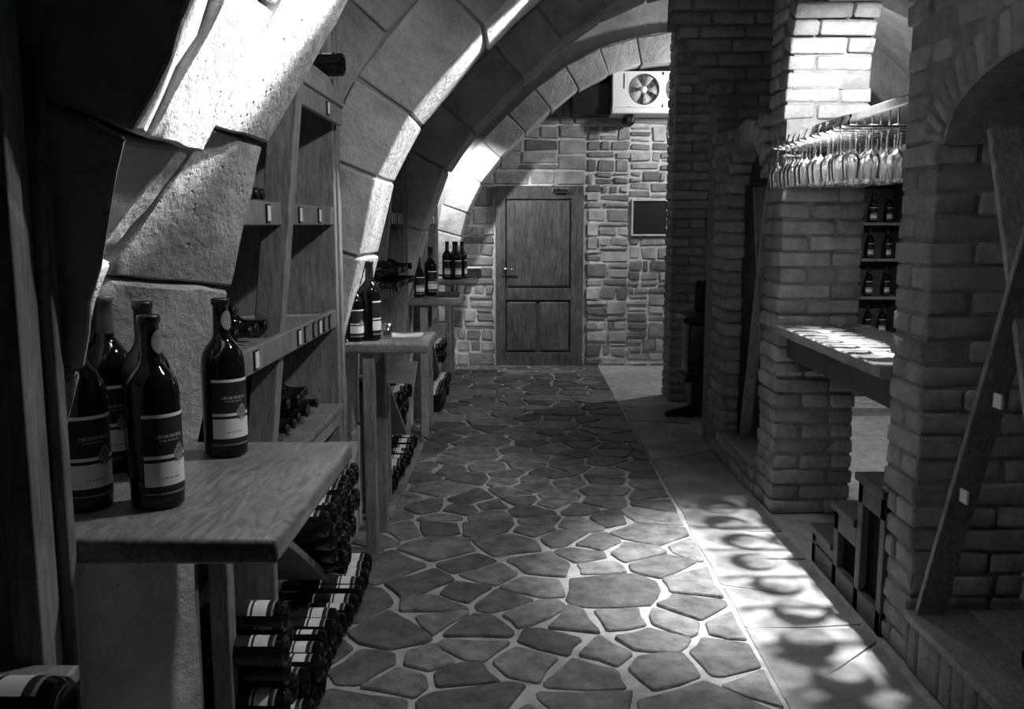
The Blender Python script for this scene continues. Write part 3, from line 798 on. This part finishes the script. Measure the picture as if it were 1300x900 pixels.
# ------------------------------------------------------------------ tables
def table(label, y0, y1, leg=True, x1=-.388, x0=-.745):
    root = thing('side_table', label, 'table', (-.58, (y0 + y1) / 2, 0)); c = root.location
    MB().add(*block_vf(box8(x0 - c.x, x1 - c.x, y0 - c.y, y1 - c.y, T - .044, T), .009, 1, .0015, 5)).put('table_top', 'table_oak', root, True)
    if leg:
        MB().box(-.672 - c.x, -.622 - c.x, y0 + .03 - c.y, y0 + .08 - c.y, 0, T - .042).put('leg', 'rack_wood', root)
        MB().box(-.672 - c.x, -.622 - c.x, y1 - .09 - c.y, y1 - .04 - c.y, 0, T - .042).put('leg', 'rack_wood', root)
        MB().box(-.66 - c.x, -.634 - c.x, y0 + .08 - c.y, y1 - .09 - c.y, T - .11, T - .042).put('apron', 'rack_wood', root)
    else:
        MB().box(-.80 - c.x, -.43 - c.x, y1 - .13 - c.y, y1 - .07 - c.y, T - .10, T - .042).put('bracket', 'rack_wood', root)
    return root
table('thick oak table top in front carrying five display bottles', 1.415, 2.085, False, x0=-.905)
table('oak side table under the second rib with a single dark bottle and papers', 3.85, 4.29)
table('oak side table under the third rib with two bottles', 6.13, 6.57)
table('far oak side table near the door with a cluster of bottles', 8.22, 8.75)
# things on the far tables
pa = thing('booklet', 'pale open booklet lying on the second table beside the bottle', 'booklet', (-.52, 4.09, T))
for sgn in (-1, 1):
    MB().add(*block_vf([(min(0, sgn * .085), -.06, .001), (max(0, sgn * .085), -.06, .001), (min(0, sgn * .085), .06, .001), (max(0, sgn * .085), .06, .001),
                        (min(0, sgn * .085), -.06, .006 if sgn > 0 else .012), (max(0, sgn * .085), -.06, .012 if sgn > 0 else .006), (min(0, sgn * .085), .06, .006 if sgn > 0 else .012), (max(0, sgn * .085), .06, .012 if sgn > 0 else .006)], .001)).put('page', 'paper', pa)
cg = MB().lathe([(0, .003), (.020, 0), (.022, .004), (.025, .065), (.0235, .065), (.0205, .008), (0, .007)], 18)
tag(cg.put('tumbler', 'clear_glass', None, True, (-.585, 4.03, T)), 'small clear tumbler between bottle and booklet on the second table', 'glass')
def tray(loc, label, w=.16, d=.10):
    t = thing('serving_tray', label, 'tray', loc)
    MB().box(-w / 2, w / 2, -d / 2, d / 2, 0, .008).put('tray_base', 'dark_wood', t)
    for a in ((-w / 2, w / 2, -d / 2, -d / 2 + .008), (-w / 2, w / 2, d / 2 - .008, d / 2), (-w / 2, -w / 2 + .008, -d / 2, d / 2), (w / 2 - .008, w / 2, -d / 2, d / 2)): MB().box(*a, .006, .03).put('rim', 'dark_wood', t)
tray((-.50, 6.40, T), 'dark low tray on the third table')
ct = thing('lidded_box', 'dark lidded box with a pale lid on the fourth table', 'box', (-.46, 8.62, T))
MB().box(-.12, .10, -.07, .07, 0, .085, .006).put('box_body', 'dark_wood', ct); MB().box(-.125, .105, -.075, .075, .085, .10, .004).put('lid', 'white_paint', ct)

# ------------------------------------------------------------------ wine racks in the bays
def price_tag(root, x, y, z, w=.03, h=.045, dim=False):
    f = MB().box(x, x + .006, y - w / 2 - .004, y + w / 2 + .004, z - h / 2 - .004, z + h / 2 + .004, .001).put('price_tag', 'print_black', root)
    MB().box(x + .005, x + .008, y - w / 2, y + w / 2, z - h / 2, z + h / 2, .001).put('tag_paper', 'print_grey' if dim else 'paper', f)
def rack(label, y0, tags=True):
    root = thing('wine_rack', label, 'wine rack', (-1.0, y0, 0), 'wine racks between the ribs'); dx = 1.0
    X = lambda x: x + dx
    B = lambda nm, x0, x1, ya, yb, z0, z1, m='rack_wood', bev=.004: MB().box(X(x0), X(x1), ya, yb, z0, z1, bev).put(nm, m, root)
    B('end_panel', -1.28, -.735, 1.565, 1.605, .0, 2.36, 'rack_wood')
    B('end_post', -.775, -.725, 1.605, 1.655, .0, 2.36)
    B('end_panel', -1.28, -.80, .03, .06, .0, .90)
    B('front_post', -.775, -.725, .055, .105, .0, .90)
    for a, b in (((-.865, .50), (-.705, 2.02)),):
        MB().beam((X(a[0]), .80, a[1]), (X(b[0]), .80, b[1]), .068, .085, (1, 0, 0)).put('leaning_post', 'rack_wood', root)
    MB().beam((X(-1.10), .62, .72), (X(-.93), .62, 1.95), .05, .06, (1, 0, 0)).put('leaning_post', 'rack_wood', root)
    B('front_board', -.765, -.742, .02, 1.58, 1.445, 1.515); B('shelf', -1.25, -.765, .02, 1.565, 1.475, 1.497, 'rack_wood')
    B('front_board', -.765, -.742, .02, 1.58, 1.035, 1.108); B('shelf', -1.25, -.765, .02, 1.565, 1.070, 1.092, 'rack_wood')
    B('front_board', -.72, -.70, .85, 1.58, 1.83, 1.90); B('front_board', -.735, -.69, .92, 1.58, 1.90, 1.955); B('shelf', -1.2, -.70, .85, 1.565, 1.955, 1.985, 'rack_wood')
    for i in range(8): B('plank', -1.25, -.72, .02 + i * .193, .02 + (i + 1) * .193 - .005, .70, .725)
    B('front_board', -.76, -.735, .02, 1.565, .635, .70)
    # lower cribs
    B('divider', -1.2, -.66, .245, .275, .0, .64)
    MB().beam((X(-.93), .28, .62), (X(-.93), .92, .24), .54, .025, (0, -.5, 1)).put('crib_board', 'rack_wood', root)
    MB().beam((X(-.93), 1.55, .56), (X(-.93), .95, .24), .54, .025, (0, .5, 1)).put('crib_board', 'rack_wood', root)
    for i in range(8): B('plank', -1.25, -.63, .02 + i * .193, .02 + (i + 1) * .193 - .005, .0, .026)
    if tags:
        for y in (.30, .60, 1.00, 1.30): price_tag(root, X(-.742), y, 1.48)
        for i, y in enumerate((.42, .93, 1.03, 1.16, 1.25, 1.34, 1.44)): price_tag(root, X(-.742), y, 1.072, .032, .046, i in (2, 3, 5, 6))
        price_tag(root, X(-.735), .33, .667, .034, .05)
        price_tag(root, X(-.70), 1.30, 1.865, .028, .04)
    return root
rack('wooden wine rack with white price tags between the nearest and second ribs', 2.13)
rack('wooden wine rack between the second and third ribs behind the second table', 4.35)
rack('wooden wine rack between the third and fourth ribs near the end wall', 6.59)
# rack in front of the nearest rib: only its end board and one shelf show
r0 = thing('wine_rack', 'wooden wine rack end in deep shade at the left beside the nearest rib', 'wine rack', (-1.0, 1.2, 0), 'wine racks between the ribs')
MB().box(-.25, .275, .14, .18, 0, 2.36).put('end_panel', 'rack_wood', r0)
MB().box(.24, .285, .10, .14, 0, 2.36).put('end_post', 'rack_wood', r0); MB().box(.255, .292, .185, .212, 0, 2.36).put('end_post', 'rack_wood', r0)
MB().box(-.25, .34, -.7, .10, .770, .795).put('shelf', 'rack_wood', r0); MB().box(.30, .325, -.7, .10, .72, .77).put('front_board', 'rack_wood', r0)
lying((-.575, 1.09, .795 + .0425), 'single dark bottle lying on the near shelf at the left edge, white label', None, 1, R(20), .92)

rl = random.Random(7); BD = .0835
def layers(pts):
    zs = sorted({round(z, 3) for _, z in pts}); out = []
    for k, z in enumerate(zs):
        row = sorted(p for p in pts if round(p[1], 3) == z)
        out += [(p, n, k) for n, p in enumerate(row)]
    return out
def pile(pts, label, group, x=-.60, d=1):
    for (y, z), n, k in layers(pts): lying((x + rl.uniform(-.012, .012), y, z), label.format(n=ORD[n], k=ORD[k]), group, d, R(rl.uniform(-12, 42)), .905, rl.uniform(-.02, .02))
g1 = 'bottles stacked in the rack by the nearest table'
# tall stack between post and divider
pts = []
for k in range(6):
    for i in range(2 if k % 2 == 0 else 1): pts.append((2.13 + .150 - .105 + .0 + (.042 if k % 2 else 0) + i * BD + .05, .026 + .042 + k * .0735))
pile([(y + .01, z) for y, z in pts], '{n} dark bottle from the rack post, {k} layer, tall stack under nearest table', 'tall bottle stack under the nearest table')
# V-shaped crib
pts = []
for k in range(4):
    n = [2, 4, 6, 8][k]
    for i in range(n): pts.append((2.13 + .935 + (i - (n - 1) / 2) * BD, .30 + k * .0735))
pts = [p for p in pts if 2.13 + .36 < p[0] < 2.13 + 1.50]
pile(pts, '{n} dark bottle from the divider, {k} layer up in the nearest V-shaped crib', 'bottles in the V-shaped crib')
pts = [(2.13 + .275 + .045 + i * BD, .026 + .0425) for i in range(15)] + [(2.13 + .275 + .087 + i * BD, .026 + .0425 + .0725) for i in range(6)]
pile(pts, '{n} dark bottle from the divider, {k} layer on the nearest rack floor planks', 'bottles in the bottom row')
# shelves of the nearest rack: bottles lying with necks outwards, on the planks and shelves
def shelf_row(ys, z, label, group, x=-.80, d=-1):
    for n, y in enumerate(ys): lying((x - .31 + rl.uniform(-.01, .01), y, z + .0425), label.format(n=ORD[n]), group, d, R(rl.uniform(-30, 30)), .905, rl.uniform(-.04, .04))
shelf_row([2.13 + .90 + i * .088 for i in range(6)], .725, '{n} dark bottle from the leaning post on the plank shelf of the nearest rack', 'bottles on the plank shelf', -.78)
shelf_row([2.13 + .944 + i * .088 for i in range(4)], .725 + .074, '{n} upper-layer bottle from the leaning post on the nearest plank shelf', 'upper layer on the plank shelf', -.78)
shelf_row([2.13 + .12 + i * .09 for i in range(8)], 1.092, '{n} dark bottle from the nearest rib on the tagged middle shelf', 'bottles on the middle shelf', -.80)
shelf_row([2.13 + .165 + i * .09 for i in range(4)], 1.092 + .074, '{n} upper-layer bottle from the nearest rib on the tagged middle shelf', 'second layer on the middle shelf', -.80)
shelf_row([2.13 + .10 + i * .09 for i in range(8)], 1.497, '{n} dark bottle from the nearest rib on the tagged upper shelf', 'bottles on the upper shelf', -.78)
shelf_row([2.13 + .145 + i * .09 for i in range(4)], 1.497 + .074, '{n} upper-layer bottle from the nearest rib on the tagged upper shelf', 'second layer on the upper shelf', -.78)
lying((-.645, 2.13 + 1.36, 1.985 + .042), 'bottle lying on top of the nearest rack, base jutting over the aisle', None, 1, R(20), .905)
# second rack
shelf_row([4.35 + .35 + i * .09 for i in range(9)], 1.092, '{n} dark bottle from the second rib on the middle shelf behind it', 'bottles on the second rack', -.62)
shelf_row([4.35 + .395 + i * .09 for i in range(8)], 1.092 + .074, '{n} upper-layer bottle from the second rib on the middle shelf behind it', 'upper layer on the second rack', -.62)
lying((-.64, 4.35 + 1.38, 1.985 + .042), 'bottle on top of the second rack, away from its end panel', 'bottles on top of the second rack', 1, 0, .905)
lying((-.64, 4.35 + 1.47, 1.985 + .042), 'bottle on top of the second rack, next to its end panel', 'bottles on top of the second rack', 1, .3, .905)
pile([(4.35 + .32 + i * BD, .026 + .0425) for i in range(14)], '{n} dark bottle from the second rib in the bottom row behind it', 'bottom row of the second rack', -.66)
pile([(4.35 + .935 + (i - 2.5) * BD, .30 + .15) for i in range(6)] + [(4.35 + .935 + (i - 1.5) * BD, .30 + .0735) for i in range(4)] + [(4.35 + .935 + (i - .5) * BD, .30) for i in range(2)], '{n} dark bottle from the second rib, {k} layer of the crib behind it', 'crib of the second rack', -.66)
pile([(6.59 + .32 + i * BD, .026 + .0425 + k * .0735) for k in range(2) for i in range(12)], '{n} dark bottle from the third rib, {k} layer at the far rack foot', 'foot of the far rack', -.60)
pile([(6.59 + .935 + (i - 2.5) * BD, .30 + .15) for i in range(6)] + [(6.59 + .935 + (i - 1.5) * BD, .30 + .0735) for i in range(4)], '{n} dark bottle from the third rib, {k} layer of the far crib', 'crib of the far rack', -.62)
# niches on the right
for k in range(3):
    for i in range(5 - k): lying((1.42 + rl.uniform(-.01, .01), 2.10 + k * .042 + i * BD, .197 + .0425 + k * .0735), ORD[4 - k - i] + ' bottle from the dim pillar, ' + ORD[k] + ' layer in the crossed-board niche', 'bottles in the near niche', -1, R(rl.uniform(0, 40)), .905)
for k in range(2):
    for i in range(6 - k): lying((1.38 + rl.uniform(-.01, .01), 4.89 + k * .042 + i * BD, .191 + .0425 + k * .0735), ORD[i] + ' bottle from the bar pillar, ' + ORD[k] + ' layer on the narrow niche ledge', 'bottles in the narrow niche', -1, R(rl.uniform(0, 40)), .905)

# ------------------------------------------------------------------ bar: counter, glass rack, wine glasses, steps, shelves
ct = thing('bar_counter', 'smooth stone bar counter between the two brick pillars', 'counter', (1.45, 3.83, 0))
MB().box(-.20, .24, -.665, .665, .915, .962, .006).put('counter_top', 'counter_stone', ct)
MB().box(-.14, -.11, -.665, .665, .80, .915).put('front_panel', 'dark_wood', ct)
for y in (-.58, .62): MB().box(-.10, .20, y - .025, y + .025, .74, .915).put('bracket', 'dark_wood', ct)

gr = thing('glass_rack', 'hanging dark glass rack with metal rails above the bar counter', 'glass rack', (1.5, 3.93, 1.80))
MB().box(-.10, .14, -.77, .57, .08, .115, .004).put('top_board', 'dark_wood', gr)
NR = 13; ry = [-.46 + k * 1.04 / (NR - 1) for k in range(NR)]
for yv in ry:
    r_ = MB(); r_.tube([(-.29, yv, .045), (-.30, yv, .012), (-.285, yv, .002), (.22, yv, .002)], .0055, 6); r_.put('rail', 'chrome', gr, True)
    h_ = MB(); h_.tube([(.12, yv, .002), (.12, yv, .09)], .004, 6); h_.put('hanger', 'steel', gr, True)
    h_ = MB(); h_.tube([(-.08, yv, .002), (-.08, yv, .09)], .004, 6); h_.put('hanger', 'steel', gr, True)
GP = [(0, .004), (.033, .0035), (.034, .001), (.033, 0), (.010, -.003), (.0042, -.012), (.0036, -.03), (.0036, -.075), (.006, -.084), (.018, -.094), (.030, -.108), (.0355, -.125), (.0355, -.142), (.031, -.172), (.0275, -.192)]
glass_me = MB().lathe(GP, 18).mesh('wine_glass', 'clear_glass', True)
for k in range(NR - 1):
    for i in range(5):
        x = 1.235 + i * .085 + rl.uniform(-.012, .012)
        o = put('wine_glass', glass_me, None, (x, 3.93 + (ry[k] + ry[k + 1]) / 2, 1.809), (0, 0, rl.uniform(0, 6)))
        tag(o, ORD[i] + ' upturned wine glass from the aisle in the ' + ORD[k] + ' rail slot from the dim pillar', 'wine glass', 'wine glasses in the hanging rack')

stp = thing('step_stool', 'small dark wooden three-step stool with cut-out sides under the bar arch', 'step stool', (1.27, 3.1, 0))
def side(x):
    lv = [(0.0, .26, .53), (.26, .50, .345), (.50, .76, .165)]
    for i, (a, b, hh) in enumerate(lv):
        fr = put('side_frame', None, stp)
        MB().box(x, x + .03, a, a + .045, 0, hh - .03).put('upright', 'dark_wood', stp) if i == 0 else None
        MB().box(x, x + .03, b - .05, b, 0, hh - .03).put('upright', 'dark_wood', stp)
        MB().box(x, x + .028, a, b, hh - .11 if i < 2 else hh - .07, hh - .03).put('side_rail', 'dark_wood', stp)
        MB().box(x, x + .028, a, b, 0.0, .09).put('side_rail', 'dark_wood', stp)
        bpy.data.objects.remove(fr)
side(0); side(.33)
for a, b, hh in ((0, .26, .53), (.26, .50, .345), (.50, .76, .165)):
    MB().box(-.012, .372, a, b + .015, hh - .03, hh).put('tread', 'dark_wood', stp)
    MB().box(.03, .33, b - .018, b, 0, hh - .03).put('riser', 'dark_wood', stp)

bs = thing('back_bar_shelf', 'dark open bottle shelf standing far behind the bar counter', 'shelf', (3.45, 8.45, 0))
MB().box(-.62, .62, .18, .20, 0, 1.85).put('back_board', 'dark_wood', bs)
for x in (-.62, -.02, .59): MB().box(x, x + .03, -.15, .18, 0, 1.85).put('side_board', 'dark_wood', bs)
for z in (.06, .45, .80, 1.14, 1.46, 1.83): MB().box(-.59, .59, -.15, .18, z - .025, z).put('shelf_board', 'rack_wood', bs)
for z in (.45, .80, 1.14, 1.46):
    for i in range(9): 
        if abs(-.52 + i * .128) < .06: continue
        bottle((3.45 - .52 + i * .128 + rl.uniform(-.02, .02), 8.42 + rl.uniform(-.04, .04), z), ORD[i] + ' small bottle from the aisle side, ' + ORD[[.45, .80, 1.14, 1.46].index(z)] + ' shelf up behind the bar', 'bottles on the back bar shelf', rotz=R(-90 + rl.uniform(-30, 30)), scale=.78)
be = thing('low_bench', 'low dark bench on the bar room floor', 'bench', (2.72, 7.2, 0))
MB().box(-.30, .40, -.13, .13, .26, .30).put('bench_seat', 'dark_wood', be)
for x in (-.26, .32): MB().box(x, x + .04, -.11, .11, 0, .26).put('leg', 'dark_wood', be)
MB().box(-.24, .34, -.02, .02, .10, .14).put('stretcher', 'dark_wood', be)

# black bar stool beside the distant pier
so = thing('bar_stool', 'black padded bar stool with footrest in front of the distant brick pier', 'bar stool', (1.40, 6.9, 0))
MB().add(*block_vf(box8(-.20, .20, -.19, .19, .72, .775), .025, 2)).put('seat', 'black_vinyl', so, True)
MB().add(*block_vf(box8(-.06, .20, .15, .19, .775, 1.02), .02, 2)).put('backrest', 'black_vinyl', so, True)
MB().add(*block_vf(box8(-.155, .155, -.15, .15, .32, .72), .02, 1)).put('skirt', 'black_vinyl', so, True)
MB().box(-.18, .18, -.17, .17, .285, .325).put('footrest', 'black', so)
MB().box(-.12, .12, -.12, .12, .10, .29).put('pedestal', 'black', so)
for a in (0, 90, 180, 270):
    l = MB().add(*block_vf([(-.30, -.03, .0), (0, -.03, .0), (-.30, .03, .0), (0, .03, .0), (-.30, -.03, .05), (0, -.03, .11), (-.30, .03, .05), (0, .03, .11)], .01)).put('leg', 'black_vinyl', so); l.rotation_euler = (0, 0, R(a + 8))
